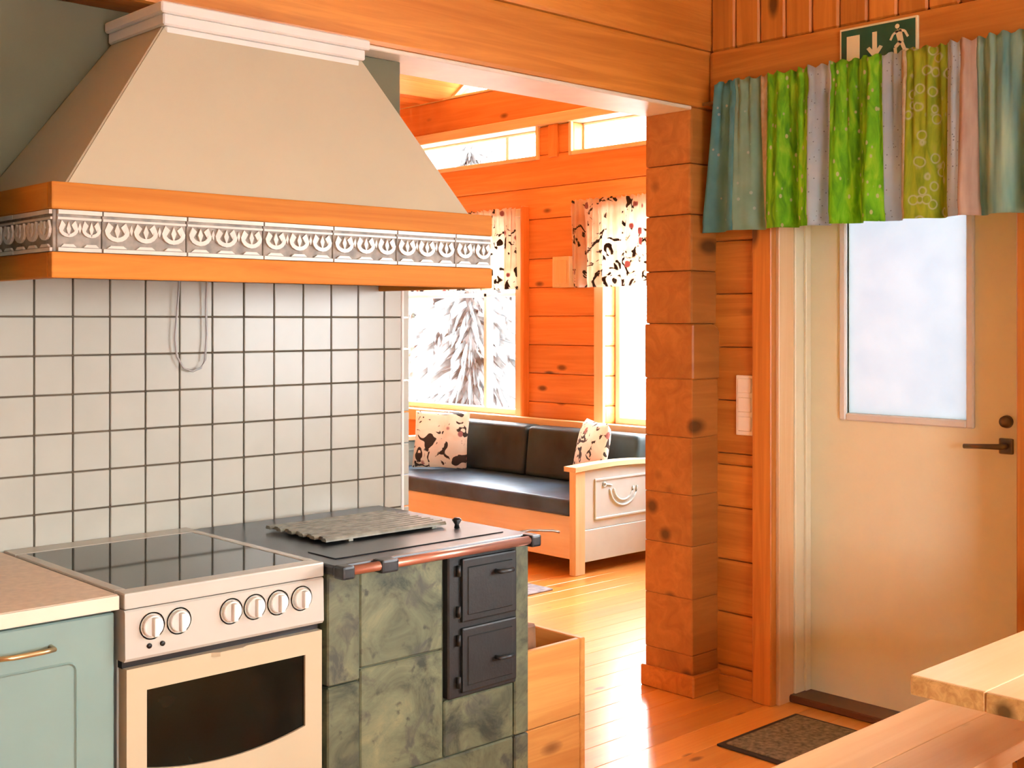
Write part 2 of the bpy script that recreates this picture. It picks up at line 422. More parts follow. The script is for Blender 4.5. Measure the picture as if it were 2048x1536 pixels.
# --- wall with the outer door
wr = thing('wall_right', (3.93, 0, 0), 'orange log wall holding the outer door', None, None, 'structure')
DO = (1.766, 2.712, -1, 2.12); KW = (-1.2, 0.9, 0.9, 2.20)
cz = [0.0, 0.105, 0.315, 0.525, 0.735, 0.945, 1.155, 1.365, 1.575, 1.785, 1.995, 2.12, 2.305]
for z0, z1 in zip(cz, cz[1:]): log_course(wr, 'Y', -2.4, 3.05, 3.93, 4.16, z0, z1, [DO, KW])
box('log', (3.87, -2.4, 2.305), (4.12, 2.988, 2.53), 'log_Y', wr, 0.02, 2)
bm = bmesh.new(); abox(bm, (0, 0.0015, 2.53), (0.03, 0.1135, 3.30), 0.008); bmesh.ops.translate(bm, vec=(0, 0, 0), verts=bm.verts); bmesh.ops.recalc_face_normals(bm, faces=bm.faces)
bdm = bpy.data.meshes.new('board'); bm.to_mesh(bdm); bm.free()
yy = 2.988 - 0.115
while yy > -2.4:
    o = link('board', bdm, 'log_Z', wr); o.location = (3.885 - 3.93, yy, 0); yy -= 0.115
box('backing', (3.915, -2.4, 2.53), (4.0, 2.988, 3.30), 'log_Z', wr, 0)
tr = box('trim_1', (3.895, 2.712, 0), (3.932, 2.80, 2.15), 'log_Z', None, 0.004); tag(tr, 'flat pine casing left of the outer door', None, None, 'structure')
tr = box('trim_2', (3.895, 1.676, 0), (3.932, 1.766, 2.15), 'log_Z', None, 0.004); tag(tr, 'flat pine casing right of the outer door', None, None, 'structure')
tr = box('trim_3', (3.895, 1.676, 2.12), (3.932, 2.80, 2.22), 'log_Y', None, 0.004); tag(tr, 'flat pine casing above the outer door behind the valance', None, None, 'structure')
bb = box('baseboard_right', (3.912, 2.80, 0), (3.932, 2.975, 0.07), 'log_Y', None, 0.003); tag(bb, 'short skirting board between post and door casing', None, None, 'structure')

d1 = thing('door_1', (4.10, 2.24, 0), 'cream outer door with a frosted glass light', None, None, 'structure')
box('lining', (3.932, 2.700, 0), (4.03, 2.716, 2.12), 'pine_Z', d1, 0.002)
box('lining', (3.932, 1.762, 0), (4.03, 1.778, 2.12), 'pine_Z', d1, 0.002)
box('lining', (3.932, 1.778, 2.105), (4.03, 2.700, 2.12), 'pine_Y', d1, 0.002)
fr = box('door_frame', (4.03, 2.692, 0), (4.17, 2.712, 2.12), 'frame_paint', d1, 0.003)
box('door_frame', (4.03, 1.766, 0), (4.17, 1.786, 2.12), 'frame_paint', d1, 0.003)
box('door_frame', (4.03, 1.786, 2.09), (4.17, 2.692, 2.12), 'frame_paint', d1, 0.003)
box('frame_stop', (4.085, 2.680, 0.03), (4.118, 2.692, 2.09), 'frame_paint', d1, 0.002)
WY0, WY1, WZ0, WZ1 = 2.042, 2.521, 1.118, 1.92
bm = bmesh.new()
for lo, hi in (((4.12, 1.788, 0.03), (4.16, WY0, 2.088)), ((4.12, WY1, 0.03), (4.16, 2.6915, 2.089)), ((4.12, WY0, 0.03), (4.16, WY1, WZ0)), ((4.12, WY0, WZ1), (4.16, WY1, 2.088))):
    abox(bm, lo, hi)
bmesh.ops.remove_doubles(bm, verts=bm.verts, dist=0.0005)
leaf = mk('door_leaf', bm, 'door_paint', d1)
bm = bmesh.new(); w = 0.028
for lo, hi in (((4.105, WY0 - w, WZ0 - w), (4.135, WY0, WZ1 + w)), ((4.105, WY1, WZ0 - w), (4.135, WY1 + w, WZ1 + w)), ((4.105, WY0, WZ0 - w), (4.135, WY1, WZ0)), ((4.105, WY0, WZ1), (4.135, WY1, WZ1 + w))):
    abox(bm, lo, hi, 0.005)
mk('glazing_bead', bm, 'white_paint', d1)
box('pane', (4.132, WY0 - 0.004, WZ0 - 0.004), (4.140, WY1 + 0.004, WZ1 + 0.004), 'frosted_glass', d1, 0)
hs = box('handle_plate', (4.108, 1.875, 1.01), (4.121, 1.925, 1.065), 'handle_bronze', d1, 0.006, 2)
tube('handle', [(4.121, 1.900, 1.038), (4.075, 1.900, 1.038), (4.068, 1.908, 1.038), (4.066, 1.96, 1.036), (4.068, 2.030, 1.032)], [0.011, 0.011, 0.010, 0.009, 0.0085], 'handle_bronze', d1, 10)
tube('lock', [(4.121, 1.900, 1.122), (4.098, 1.900, 1.122)], [0.023, 0.019], 'handle_bronze', d1, 16)
tr = box('trim_4', (4.00, 1.77, 0), (4.17, 2.708, 0.028), 'threshold_dark', None, 0.006); tag(tr, 'dark threshold under the outer door', None, None, 'structure')

# --- kitchen shell behind the camera
wl = thing('wall_left', (-2.3, 0, 0), 'log wall left of the kitchen', None, None, 'structure')
wf = thing('wall_front', (0, -2.5, 0), 'log wall with windows behind the viewer', None, None, 'structure')
z = 0.0
while z < 3.29:
    log_course(wl, 'Y', -2.4, 3.07, -2.4, -2.2, z, min(z + 0.22, 3.3), [])
    log_course(wf, 'X', -2.4, 4.1, -2.6, -2.4, z, min(z + 0.22, 3.3), [(-0.4, 1.8, 0.9, 2.20)])
    z += 0.22
ce = box('ceiling', (-2.4, -2.6, 3.30), (4.1, 3.10, 3.36), 'palewood_X', None, 0); tag(ce, 'pale panelled kitchen ceiling', None, None, 'structure')
def window(name, axis, f0, f1, a0, a1, z0, z1, label, mull=(), fw=0.05, mat='white_window', casing=0.085, cmat='palewood', face=None):
    """window set in a wall; axis = run direction"""
    r = thing(name, (f0, (a0+a1)/2, z0) if axis == 'Y' else ((a0+a1)/2, f0, z0), label, None, None, 'structure')
    def bx(nm, p0, p1, q0, q1, r0, r1, m, bev=0.004):
        if axis == 'Y': return box(nm, (p0, q0, r0), (p1, q1, r1), m, r, bev)
        return box(nm, (q0, p0, r0), (q1, p1, r1), m, r, bev)
    m0 = f0 + (f1 - f0) * 0.45; m1 = m0 + (f1 - f0) * 0.3
    for q0, q1, r0, r1 in ((a0, a0 + fw, z0, z1), (a1 - fw, a1, z0, z1), (a0 + fw, a1 - fw, z0, z0 + fw), (a0 + fw, a1 - fw, z1 - fw, z1)):
        bx('frame_bar', min(m0, m1), max(m0, m1), q0, q1, r0, r1, mat)
    for kind, v in mull:
        if kind == 'v': bx('mullion', min(m0, m1), max(m0, m1), v - 0.018, v + 0.018, z0 + fw, z1 - fw, mat)
        else: bx('mullion', min(m0, m1) , max(m0, m1), a0 + fw, a1 - fw, v - 0.015, v + 0.015, mat)
    g = (m0 + m1) / 2
    bx('pane', g - 0.002, g + 0.002, a0 + fw - 0.005, a1 - fw + 0.005, z0 + fw - 0.005, z1 - fw + 0.005, 'clear_glass', 0)
    c0, c1 = (f0 - 0.02, f0 + 0.004) if f1 > f0 else (f0 - 0.004, f0 + 0.02)
    if casing:
        ax = axis
        bx('casing', c0, c1, a0 - casing, a0, z0 - casing, z1 + casing, cmat + '_Z')
        bx('casing', c0, c1, a1, a1 + casing, z0 - casing, z1 + casing, cmat + '_Z')
        bx('casing', c0, c1, a0, a1, z0 - casing, z0, cmat + '_' + ax)
        bx('casing', c0, c1, a0, a1, z1, z1 + casing, cmat + '_' + ax)
    return r
window('window_5', 'X', -2.4, -2.6, -0.4, 1.8, 0.9, 2.20, 'window straight behind the viewer', (('v', 0.7),))
window('window_6', 'Y', 3.93, 4.16, -1.2, 0.9, 0.9, 2.20, 'window right of the dining table', (('v', -0.15),))

# --- living room
wx = thing('wall_far', (6.0, 0, 0), 'orange log gable wall of the living room', None, None, 'structure')
LW = (6.34, 7.86, 0.78, 2.18); RW = (4.08, 5.49, 0.78, 2.18); CL = (6.135, 7.9, 2.625, 2.825); CR = (3.7, 5.785, 2.625, 2.825)
zc = [0.0, 0.1, 0.3, 0.5, 0.78, 0.90, 1.10, 1.30, 1.50, 1.70, 1.90, 2.18, 2.40, 2.625, 2.825]
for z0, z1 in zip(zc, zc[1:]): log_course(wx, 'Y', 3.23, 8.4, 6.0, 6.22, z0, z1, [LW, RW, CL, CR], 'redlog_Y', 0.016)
box('log', (5.985, 3.23, 2.90), (6.22, 8.4, 3.145), 'redlog_Y', wx, 0.012, 2)
box('trim_board', (5.95, 3.23, 2.826), (6.22, 8.4, 2.898), 'palewood_Y', wx, 0.006)
box('mullion_post', (5.982, 5.92, 2.60), (6.01, 6.01, 2.83), 'redlog_Z', wx, 0.004)
box('log_notch', (5.94, 6.215, 0.10), (6.01, 6.25, 2.28), 'redlog_Z', wx, 0.01)
# gable window under the roof slope
g = thing('window_4', (6.05, 6.3, 3.15), 'triangular gable window under the roof slope', None, None, 'structure')
def roofz(y): return 3.147 + 0.60 * (7.143 - y)
poly('pane', [(6.08, 7.10, 3.17), (6.08, 4.2, 3.17), (6.08, 4.2, roofz(4.2) - 0.03), (6.08, 7.10, roofz(7.10) - 0.01)], (0.006, 0, 0), 'clear_glass', g)
poly('sloping_trim', [(6.03, 7.13, 3.135), (6.03, 7.13, 3.155), (6.03, 4.2, roofz(4.2) - 0.0), (6.03, 4.2, roofz(4.2) - 0.02)], (0.05, 0, 0), 'palewood_Y', g)
box('sill_trim', (5.975, 4.2, 3.144), (6.10, 8.35, 3.160), 'palewood_Y', g, 0.003)
window('window_1', 'Y', 6.0, 6.22, *LW, 'living room window above the sofa showing a snowy tree', (('h', 1.66), ('v', 6.79)), 0.045)
window('window_2', 'Y', 6.0, 6.22, *RW, 'living room window partly hidden by the log post', (('v', 4.8),), 0.045)
window('window_3', 'Y', 6.0, 6.22, *CL, 'narrow clerestory window above the sofa', (('v', 6.55),), 0.018, casing=0.028)
window('window_8', 'Y', 6.0, 6.22, *CR, 'narrow clerestory window next to the log post', (('v', 5.0),), 0.018, casing=0.028)
lc = thing('ceiling_living', (3, 5, 3.2), 'orange board ceiling sloping over the living room', None, None, 'structure')
s = 0.13; yb = 7.143
while yb > 3.15:
    y1_ = max(yb - s, 3.15)
    poly('board', [(0.1, yb - 0.002, roofz(yb)), (0.1, y1_ + 0.002, roofz(y1_)), (0.1, y1_ + 0.002, roofz(y1_) + 0.03), (0.1, yb - 0.002, roofz(yb) + 0.03)], (6.1, 0, 0), 'redlog_X', lc); yb -= s
yb = 7.143
while yb < 8.4:
    box('board', (0.1, yb + 0.002, 3.147), (6.2, yb + s - 0.002, 3.177), 'redlog_X', lc, 0.003); yb += s
w_ = box('wall_living_back', (0.0, 8.40, 0), (6.22, 8.55, 3.25), 'redlog_X', None, 0); tag(w_, 'log wall at the far left of the living room', None, None, 'structure')
w_ = box('wall_living_side', (0.0, 3.23, 0), (0.12, 8.4, 5.6), 'redlog_Y', None, 0); tag(w_, 'log wall at the dark end of the living room', None, None, 'structure')

# ------------------------------------------------------------------ cooker hood
HX0, HX1, HY = 1.063, 2.327, 2.56
hd = thing('cooker_hood', (1.69, 3.06, 1.56), 'cream plaster cooker hood with orange wood rails and a relief tile band', 'cooker hood')
B = [(1.097, 2.572), (2.255, 2.572), (2.255, 3.066), (1.097, 3.066)]; T = [(1.435, 2.782), (2.035, 2.782), (2.035, 3.066), (1.435, 3.066)]
bm = bmesh.new()
vb = [bm.verts.new((x, y, 1.764)) for x, y in B]; vt = [bm.verts.new((x, y, 2.20)) for x, y in T]
bm.faces.new(vb[::-1]); bm.faces.new(vt)
for i in range(4): bm.faces.new((vb[i], vb[(i+1) % 4], vt[(i+1) % 4], vt[i]))
bmesh.ops.bevel(bm, geom=[e for e in bm.edges], offset=0.004, segments=2, affect='EDGES')
mk('canopy', bm, 'cream_plaster', hd)
bm = bmesh.new()
for z0, z1, d in ((2.172, 2.196, 0.010), (2.194, 2.224, 0.022), (2.222, 2.250, 0.032)):
    abox(bm, (1.445 - d, 2.782 - d, z0), (2.01 + d, 3.066, z1), 0.004)
mk('crown_moulding', bm, 'white_paint', hd)
for nm, z0, z1 in (('upper_rail', 1.708, 1.767), ('lower_rail', 1.561, 1.617)):
    box(nm, (HX0, HY, z0), (HX1, HY + 0.022, z1), 'rail_X', hd, 0.004, 2)
    box(nm, (HX0, HY + 0.022, z0), (HX0 + 0.022, 3.066, z1), 'rail_Y', hd, 0.004, 2)
    box(nm, (HX1 - 0.022, HY + 0.022, z0), (HX1, 3.066, z1), 'rail_Y', hd, 0.004, 2)
box('top_board', (HX0 + 0.02, HY + 0.02, 1.745), (HX1 - 0.02, 3.066, 1.762), 'rail_X', hd, 0)
box('extractor_plate', (HX0 + 0.05, HY + 0.06, 1.60), (HX1 - 0.05, 3.06, 1.612), 'steel', hd, 0)
# relief tiles: local x = run, z = up, out = -y
def relief_mesh(n, wd, ht):
    bm = bmesh.new()
    def pl(pts, d): apoly(bm, [(p[0], -0.0095, p[1]) for p in pts], (0, -d, 0))
    pl([(0.002, ht - 0.010), (wd - 0.002, ht - 0.010), (wd - 0.002, ht - 0.001), (0.002, ht - 0.001)], 0.007)
    pl([(0.002, ht - 0.0215), (wd - 0.002, ht - 0.0215), (wd - 0.002, ht - 0.0165), (0.002, ht - 0.0165)], 0.004)
    pl([(0.002, 0.001), (wd - 0.002, 0.001), (wd - 0.002, 0.009), (0.002, 0.009)], 0.006)
    p = wd / n
    for i in range(n):
        cx = p * (i + 0.5); cz_ = 0.046; R = p * 0.43
        # cup
        ring = []
        for k in range(9):
            a = PI + PI * k / 8; ring.append((cx + R * math.cos(a), cz_ + 0.85 * R * math.sin(a) + 0.004))
        for k in range(8, -1, -1):
            a = PI + PI * k / 8; ring.append((cx + R * 0.66 * math.cos(a), cz_ + 0.85 * R * 0.60 * math.sin(a) + 0.004))
        for a_, b_ in zip(range(8), range(8)):
            q = [ring[a_], ring[a_+1], ring[16 - a_], ring[17 - a_]]; pl(q, 0.006)
        # rising petals
        for s_ in (-1, 1):
            pl([(cx + s_ * R * 0.98, cz_ + 0.004), (cx + s_ * R * 0.70, cz_ + 0.022), (cx + s_ * R * 0.30, cz_ + 0.012), (cx + s_ * R * 0.60, cz_ - 0.002)], 0.005)
        pl([(cx, cz_ + 0.020), (cx + R * 0.22, cz_ + 0.004), (cx, cz_ - 0.014), (cx - R * 0.22, cz_ + 0.004)], 0.006)
        pl([(cx - R * 0.8, 0.0105), (cx + R * 0.8, 0.0105), (cx + R * 0.5, 0.017), (cx - R * 0.5, 0.017)], 0.005)
        if i < n - 1:
            pl([(cx + p / 2, cz_ + 0.018), (cx + p / 2 + 0.004, cz_ + 0.006), (cx + p / 2, cz_ - 0.006), (cx + p / 2 - 0.004, cz_ + 0.006)], 0.004)
    bmesh.ops.recalc_face_normals(bm, faces=bm.faces)
    me = bpy.data.meshes.new('relief'); bm.to_mesh(me); bm.free(); return me
RM = {}
def relief_tile(x, y, rz, wd, n):
    ht = 0.091; key = (n, round(wd, 3))
    if key not in RM:
        bm = bmesh.new(); abox(bm, (0.001, -0.0095, 0), (wd - 0.001, 0.008, ht), 0.0015); bmesh.ops.recalc_face_normals(bm, faces=bm.faces)
        me = bpy.data.meshes.new('relief_tile'); bm.to_mesh(me); bm.free(); RM[key] = (me, relief_mesh(n, wd, ht))
    t = link('relief_tile', RM[key][0], 'relief_ground', hd)
    t.location = Vector((x, y, 1.617)) - hd.location; t.rotation_euler = (0, 0, rz)
    link('relief', RM[key][1], 'relief_cream', t)
xs = [1.063, 1.176, 1.379, 1.582, 1.785, 1.988, 2.191, 2.327]
for a, b in zip(xs, xs[1:]): relief_tile(a + (0.012 if a < 1.1 else 0), HY + 0.015, 0, b - a - (0.012 if a < 1.1 else 0), 3 if b - a > 0.18 else 2)
for q in range(2): relief_tile(HX0 + 0.015, HY + 0.012 + 0.203 * (q + 1) - 0.203, -PI/2, 0.203, 3) if 0 else relief_tile(HX0 + 0.015, HY + 0.008 + 0.203 * (q + 1), -PI/2, 0.203, 3)
relief_tile(HX0 + 0.015, 3.062, -PI/2, 0.088, 1)

cb = [(1.618, 3.045, 1.60), (1.612, 3.048, 1.50), (1.606, 3.05, 1.42), (1.612, 3.05, 1.372), (1.632, 3.05, 1.340), (1.659, 3.05, 1.330), (1.684, 3.05, 1.339), (1.697, 3.05, 1.361), (1.702, 3.05, 1.43), (1.700, 3.05, 1.52), (1.701, 3.045, 1.60)]
tag(tube('power_cable', cb, 0.0028, 'cable_grey', None, 6), 'thin grey cable hanging in a loop from the hood over the tiles', 'cable')

# ------------------------------------------------------------------ base cabinet and worktop
bc = thing('base_cabinet', (0.72, 2.74, 0), 'grey blue base cabinet with a routed door left of the white stove', 'cabinet')
box('carcass', (0.30, 2.44, 0.10), (1.140, 3.06, 0.868), 'cabinet_blue', bc, 0.002)
box('plinth', (0.32, 2.50, 0.0), (1.13, 2.52, 0.10), 'cabinet_blue', bc, 0.002)
for x0_, x1_ in ((0.722, 1.138), (0.302, 0.718)):
    dr = box('door', (x0_, 2.421, 0.11), (x1_, 2.440, 0.862), 'cabinet_blue', bc, 0.003)
    # routed line: a rounded frame standing proud around a field
    l, r_, b_, t_ = x0_ + 0.075, x1_ - 0.080, 0.20, 0.778
    def rr(l, r_, b_, t_, R):
        pts = []
        for cx, cz_, a0 in ((r_ - R, t_ - R, 0), (l + R, t_ - R, PI/2), (l + R, b_ + R, PI), (r_ - R, b_ + R, 1.5 * PI)):
            for k in range(6): a = a0 + k * PI / 10; pts.append((cx + R * math.cos(a), cz_ + R * math.sin(a)))
        return pts
    o_ = rr(l, r_, b_, t_, 0.02); i_ = rr(l + 0.006, r_ - 0.006, b_ + 0.006, t_ - 0.006, 0.016)
    bm = bmesh.new(); n = len(o_)
    A = [bm.verts.new((p[0], 2.4205, p[1])) for p in o_]; Bv = [bm.verts.new(((p[0] + q[0]) / 2, 2.4175, (p[1] + q[1]) / 2)) for p, q in zip(o_, i_)]; Cv = [bm.verts.new((p[0], 2.4205, p[1])) for p in i_]
    for k in range(n):
        bm.faces.new((A[k], A[(k+1) % n], Bv[(k+1) % n], Bv[k])); bm.faces.new((Bv[k], Bv[(k+1) % n], Cv[(k+1) % n], Cv[k]))
    mk('routed_line', bm, 'cabinet_blue', dr)
    hx = x1_ - 0.19 if x0_ > 0.5 else x0_ + 0.19
    tube('handle', [(hx - 0.055, 2.421, 0.815), (hx - 0.053, 2.398, 0.815), (hx - 0.03, 2.392, 0.815), (hx + 0.03 - 0.0, 2.392, 0.815), (hx + 0.0 + 0.053 - 0.0, 2.398, 0.815), (hx + 0.055, 2.421, 0.815)], 0.0055, 'brass', dr, 8)
uc = thing('added_shade_cabinet', (0.58, 2.90, 1.45), 'unseen grey blue cabinet added left of the cooker hood to shade it', 'cabinet')  # invented cabinet out of view, keeps light off the hood side and wall
box('carcass', (0.18, 2.715, 1.45), (0.985, 3.062, 2.285), 'cabinet_blue', uc, 0.002)
for x0_, x1_ in ((0.182, 0.580), (0.584, 0.983)):
    dr = box('door', (x0_, 2.697, 1.455), (x1_, 2.715, 2.28), 'cabinet_blue', uc, 0.003)
    box('field', (x0_ + 0.07, 2.693, 1.53), (x1_ - 0.07, 2.698, 2.205), 'cabinet_blue', dr, 0.003)
wt = thing('worktop', (0.72, 2.74, 0.868), 'pale beige laminate worktop on the grey blue cabinet', 'worktop')
box('slab', (0.30, 2.415, 0.868), (1.143, 3.062, 0.900), 'worktop_beige', wt, 0.003, 2)
box('front_edging', (0.30, 2.408, 0.869), (1.143, 2.416, 0.899), 'worktop_edge', wt, 0.003, 2)

# ------------------------------------------------------------------ electric stove
SX0, SX1, SY = 1.150, 1.646, 2.405
es = thing('electric_stove', (1.398, 2.73, 0), 'white electric stove with a black glass hob and dark oven window', 'stove')
box('body', (SX0 + 0.003, SY + 0.035, 0.0), (SX1 - 0.003, 3.055, 0.872), 'enamel', es, 0.003)
bm = bmesh.new()
for lo, hi in (((SX0, SY - 0.005, 0.868), (SX1, SY + 0.042, 0.902)), ((SX0, 2.985, 0.868), (SX1, 3.06, 0.902)), ((SX0, SY + 0.042, 0.868), (SX0 + 0.026, 2.985, 0.902)), ((SX1 - 0.026, SY + 0.042, 0.868), (SX1, 2.985, 0.902))):
    abox(bm, lo, hi, 0.004, 2)
mk('hob_frame', bm, 'enamel', es)
box('hob_glass', (SX0 + 0.022, SY + 0.038, 0.885), (SX1 - 0.022, 2.989, 0.9005), 'hob_glass', es, 0.001)
cp = poly('control_panel', [(SX0 + 0.001, SY, 0.866), (SX0 + 0.001, SY - 0.004, 0.862), (SX0 + 0.001, SY - 0.006, 0.765), (SX0 + 0.001, SY, 0.758), (SX0 + 0.001, SY + 0.04, 0.758), (SX0 + 0.001, SY + 0.04, 0.866)], (SX1 - SX0 - 0.002, 0, 0), 'enamel', es)
for i, kx in enumerate((1.211, 1.273, 1.399, 1.459, 1.520, 1.583)):
    bm = bmesh.new()
    atube(bm, [(kx, SY - 0.004, 0.826), (kx, SY - 0.014, 0.826), (kx, SY - 0.016, 0.826)], [0.0235, 0.0225, 0.0205], 20)
    kb = mk('knob', bm, 'white_paint', es)
    box('grip', (kx - 0.006, SY - 0.030, 0.806), (kx + 0.006, SY - 0.014, 0.846), 'white_paint', kb, 0.004, 2)
    bm = bmesh.new(); n = 24
    r0 = [bm.verts.new((kx + 0.029 * math.cos(a * 2 * PI / n), SY - 0.0062, 0.826 + 0.029 * math.sin(a * 2 * PI / n))) for a in range(n)]
    r1 = [bm.verts.new((kx + 0.0265 * math.cos(a * 2 * PI / n), SY - 0.0062, 0.826 + 0.0265 * math.sin(a * 2 * PI / n))) for a in range(n)]
    for a in range(n): bm.faces.new((r0[a], r0[(a+1) % n], r1[(a+1) % n], r1[a]))
    bmesh.ops.solidify(bm, geom=list(bm.faces), thickness=0.001)
    mk('scale_ring', bm, 'knob_cream', kb)
for kx in (1.204, 1.234): tube('indicator', [(kx, SY - 0.004, 0.785), (kx, SY - 0.009, 0.785)], 0.0055, 'black_plastic', es, 12)
# oven door with curved window
WX0, WX1, WT = 1.201, 1.596, 0.692
def botz(x):
    u = (x - WX0) / (WX1 - WX0); return 0.527 - 0.025 * (1 - (2 * u - 1) ** 2)
bm = bmesh.new(); N = 14; DX0, DX1, DT, DB = SX0 + 0.006, SX1 - 0.004, 0.742, 0.20; dy0, dy1 = SY - 0.002, SY + 0.034
xsn = [WX0 + (WX1 - WX0) * k / N for k in range(N + 1)]
abox(bm, (DX0, dy0, WT), (DX1, dy1, DT)); abox(bm, (DX0, dy0, DB), (WX0, dy1, WT)); abox(bm, (WX1, dy0, DB), (DX1, dy1, WT))
apoly(bm, [(WX0, dy0, DB), (WX1, dy0, DB)] + [(x, dy0, botz(x)) for x in xsn[::-1]], (0, dy1 - dy0, 0))
bmesh.ops.remove_doubles(bm, verts=bm.verts, dist=0.0004)
door = mk('oven_door', bm, 'enamel_warm', es)
poly('oven_window', [(WX0, SY + 0.004, WT), (WX1, SY + 0.004, WT)] + [(x, SY + 0.004, botz(x)) for x in xsn[::-1]], (0, 0.01, 0), 'oven_glass', door)
bm = bmesh.new(); atube(bm, [(1.215 + k * 0.03, SY - 0.022 - 0.008 * math.sin(PI * k / 12), 0.722) for k in range(13)], 0.009, 8)
poly('door_grip', [(1.352, SY - 0.002, 0.742), (1.442, SY - 0.002, 0.742), (1.425, SY - 0.012, 0.742), (1.369, SY - 0.012, 0.742)], (0, 0, -0.009), 'enamel_warm', door); bm.free()
box('drawer', (DX0, dy0, 0.06), (DX1, dy1, 0.195), 'enamel_warm', es, 0.003)
box('shadow_gap', (SX0 + 0.004, SY + 0.016, 0.741), (SX1 - 0.004, SY + 0.036, 0.759), 'black_plastic', es, 0)

# ------------------------------------------------------------------ wood burning stove
RX0, RX1, RY = 1.658, 2.318, 2.402
ws = thing('wood_stove', (1.99, 2.72, 0), 'grey green soapstone wood stove with an iron top and black doors', 'stove')
box('core', (RX0 + 0.012, RY + 0.012, 0), (RX1 - 0.012, 3.05, 0.872), 'soapstone', ws, 0)
for lo, hi in (((RX0, RY, 0.0), (1.752, 3.055, 0.32)), ((RX0, RY, 0.323), (1.752, 3.055, 0.60)), ((RX0, RY, 0.603), (1.752, 3.055, 0.872)),
               ((1.755, RY + 0.004, 0.628), (2.016, RY + 0.05, 0.872)), ((1.755, RY + 0.003, 0.348), (2.016, RY + 0.05, 0.625)), ((2.019, RY + 0.003, 0.348), (2.263, RY + 0.05, 0.492)),
               ((1.755, RY + 0.003, 0.0), (2.263, RY + 0.05, 0.345)), ((2.266, RY, 0.348), (RX1, 3.055, 0.872)), ((2.266, RY, 0.0), (RX1, 3.055, 0.345))):
    box('stone_slab', lo, hi, 'soapstone', ws, 0.004, 1)
PX0, PX1, PY0, PY1 = 1.650, 2.300, 2.366, 3.052
bm = bmesh.new(); abox(bm, (PX0, PY0, 0.872), (PX1, PY1, 0.896), 0.006, 2); mk('top_plate', bm, 'iron_plate', ws)
tr_ = box('top_ring_plate', (1.70, 2.43, 0.896), (2.25, 2.55, 0.8985), 'iron_plate', ws, 0.002)
fr_ = box('fire_frame', (2.022, RY - 0.010, 0.496), (2.262, RY + 0.03, 0.868), 'iron_door', ws, 0.004)
for z0, z1 in ((0.690, 0.855), (0.508, 0.676)):
    dd = box('fire_door', (2.062, RY - 0.020, z0), (2.254, RY - 0.008, z1), 'iron_door', ws, 0.005, 2)
    box('door_field', (2.078, RY - 0.023, z0 + 0.018), (2.238, RY - 0.018, z1 - 0.022), 'iron_door', dd, 0.003, 1)
    zk = z1 - 0.045 if z0 > 0.6 else z0 + 0.075
    tube('latch', [(2.175, RY - 0.022, zk), (2.175, RY - 0.040, zk), (2.205, RY - 0.044, zk), (2.222, RY - 0.040, zk)], 0.006, 'cast_iron', dd, 8)
    for zh in (z0 + 0.03, z1 - 0.03): tube('hinge', [(2.052, RY - 0.016, zh - 0.014), (2.052, RY - 0.016, zh + 0.014)], 0.006, 'iron_door', dd, 8)
rl = tube('front_rail', [(1.672, 2.345, 0.884), (2.262, 2.345, 0.884)], 0.0115, 'copper', ws, 10)
for rx in (1.652, 1.765, 2.262):
    box('rail_bracket', (rx, 2.330, 0.866), (rx + (0.034 if rx != 1.765 else 0.05), 2.372, 0.898), 'cast_iron', ws, 0.006, 2)
tube('damper_rod', [(2.285, 2.43, 0.890), (2.335, 2.415, 0.893), (2.395, 2.385, 0.889), (2.41, 2.375, 0.884)], 0.0035, 'steel', ws, 6)
bm = bmesh.new(); atube(bm, [(2.205, 2.572, 0.896), (2.205, 2.572, 0.905), (2.205, 2.572, 0.918), (2.205, 2.572, 0.924)], [0.008, 0.006, 0.014, 0.008], 12); mk('lid_knob', bm, 'black_plastic', ws, True)
gr = thing('ribbed_grate', (1.98, 2.74, 0.8965), 'grey ribbed iron grate lying on the wood stove top', 'grate')
GX = (1.80, 2.20)
for i in range(11):
    yy = 2.600 + i * 0.0265
    bm = bmesh.new(); apoly(bm, [(GX[0] - (0.010 if i % 2 == 0 else 0.0), yy + p, 0.903 + q) for p, q in ((0, 0), (0.022, 0), (0.0225, 0.004), (0.0185, 0.009), (0.004, 0.009), (0, 0.004))], (GX[1] - GX[0], 0, 0)); mk('bar', bm, 'grate_iron', gr)
for xx in (1.86, 2.14): box('cross_bar', (xx, 2.60, 0.8965), (xx + 0.015, 2.89, 0.904), 'grate_iron', gr, 0.001)

# ------------------------------------------------------------------ firewood box
fb = thing('firewood_box', (2.62, 2.82, 0), 'open pine firewood box standing right of the wood stove', 'box')
FX0, FX1, FY0, FY1, FZ = 2.345, 2.803, 2.65, 3.02, 0.472
box('front_board', (FX0, FY0, 0.235), (FX1 - 0.022, FY0 + 0.02, FZ), 'boxpine_X', fb, 0.003); box('front_board', (FX0, FY0, 0.0), (FX1 - 0.022, FY0 + 0.02, 0.233), 'boxpine_X', fb, 0.003)
box('side_panel', (FX1 - 0.022, FY0 - 0.002, 0.0), (FX1, FY1, FZ + 0.001), 'boxpine_Y', fb, 0.003); box('side_panel', (FX0, FY0 + 0.02, 0.0), (FX0 + 0.02, FY1 - 0.02, FZ), 'boxpine_Y', fb, 0.003)
box('back_panel', (FX0, FY1 - 0.02, 0.0), (FX1 - 0.022, FY1, FZ), 'boxpine_X', fb, 0.003); box('bottom_board', (FX0 + 0.02, FY0 + 0.02, 0.01), (FX1 - 0.022, FY1 - 0.02, 0.03), 'boxpine_X', fb, 0)
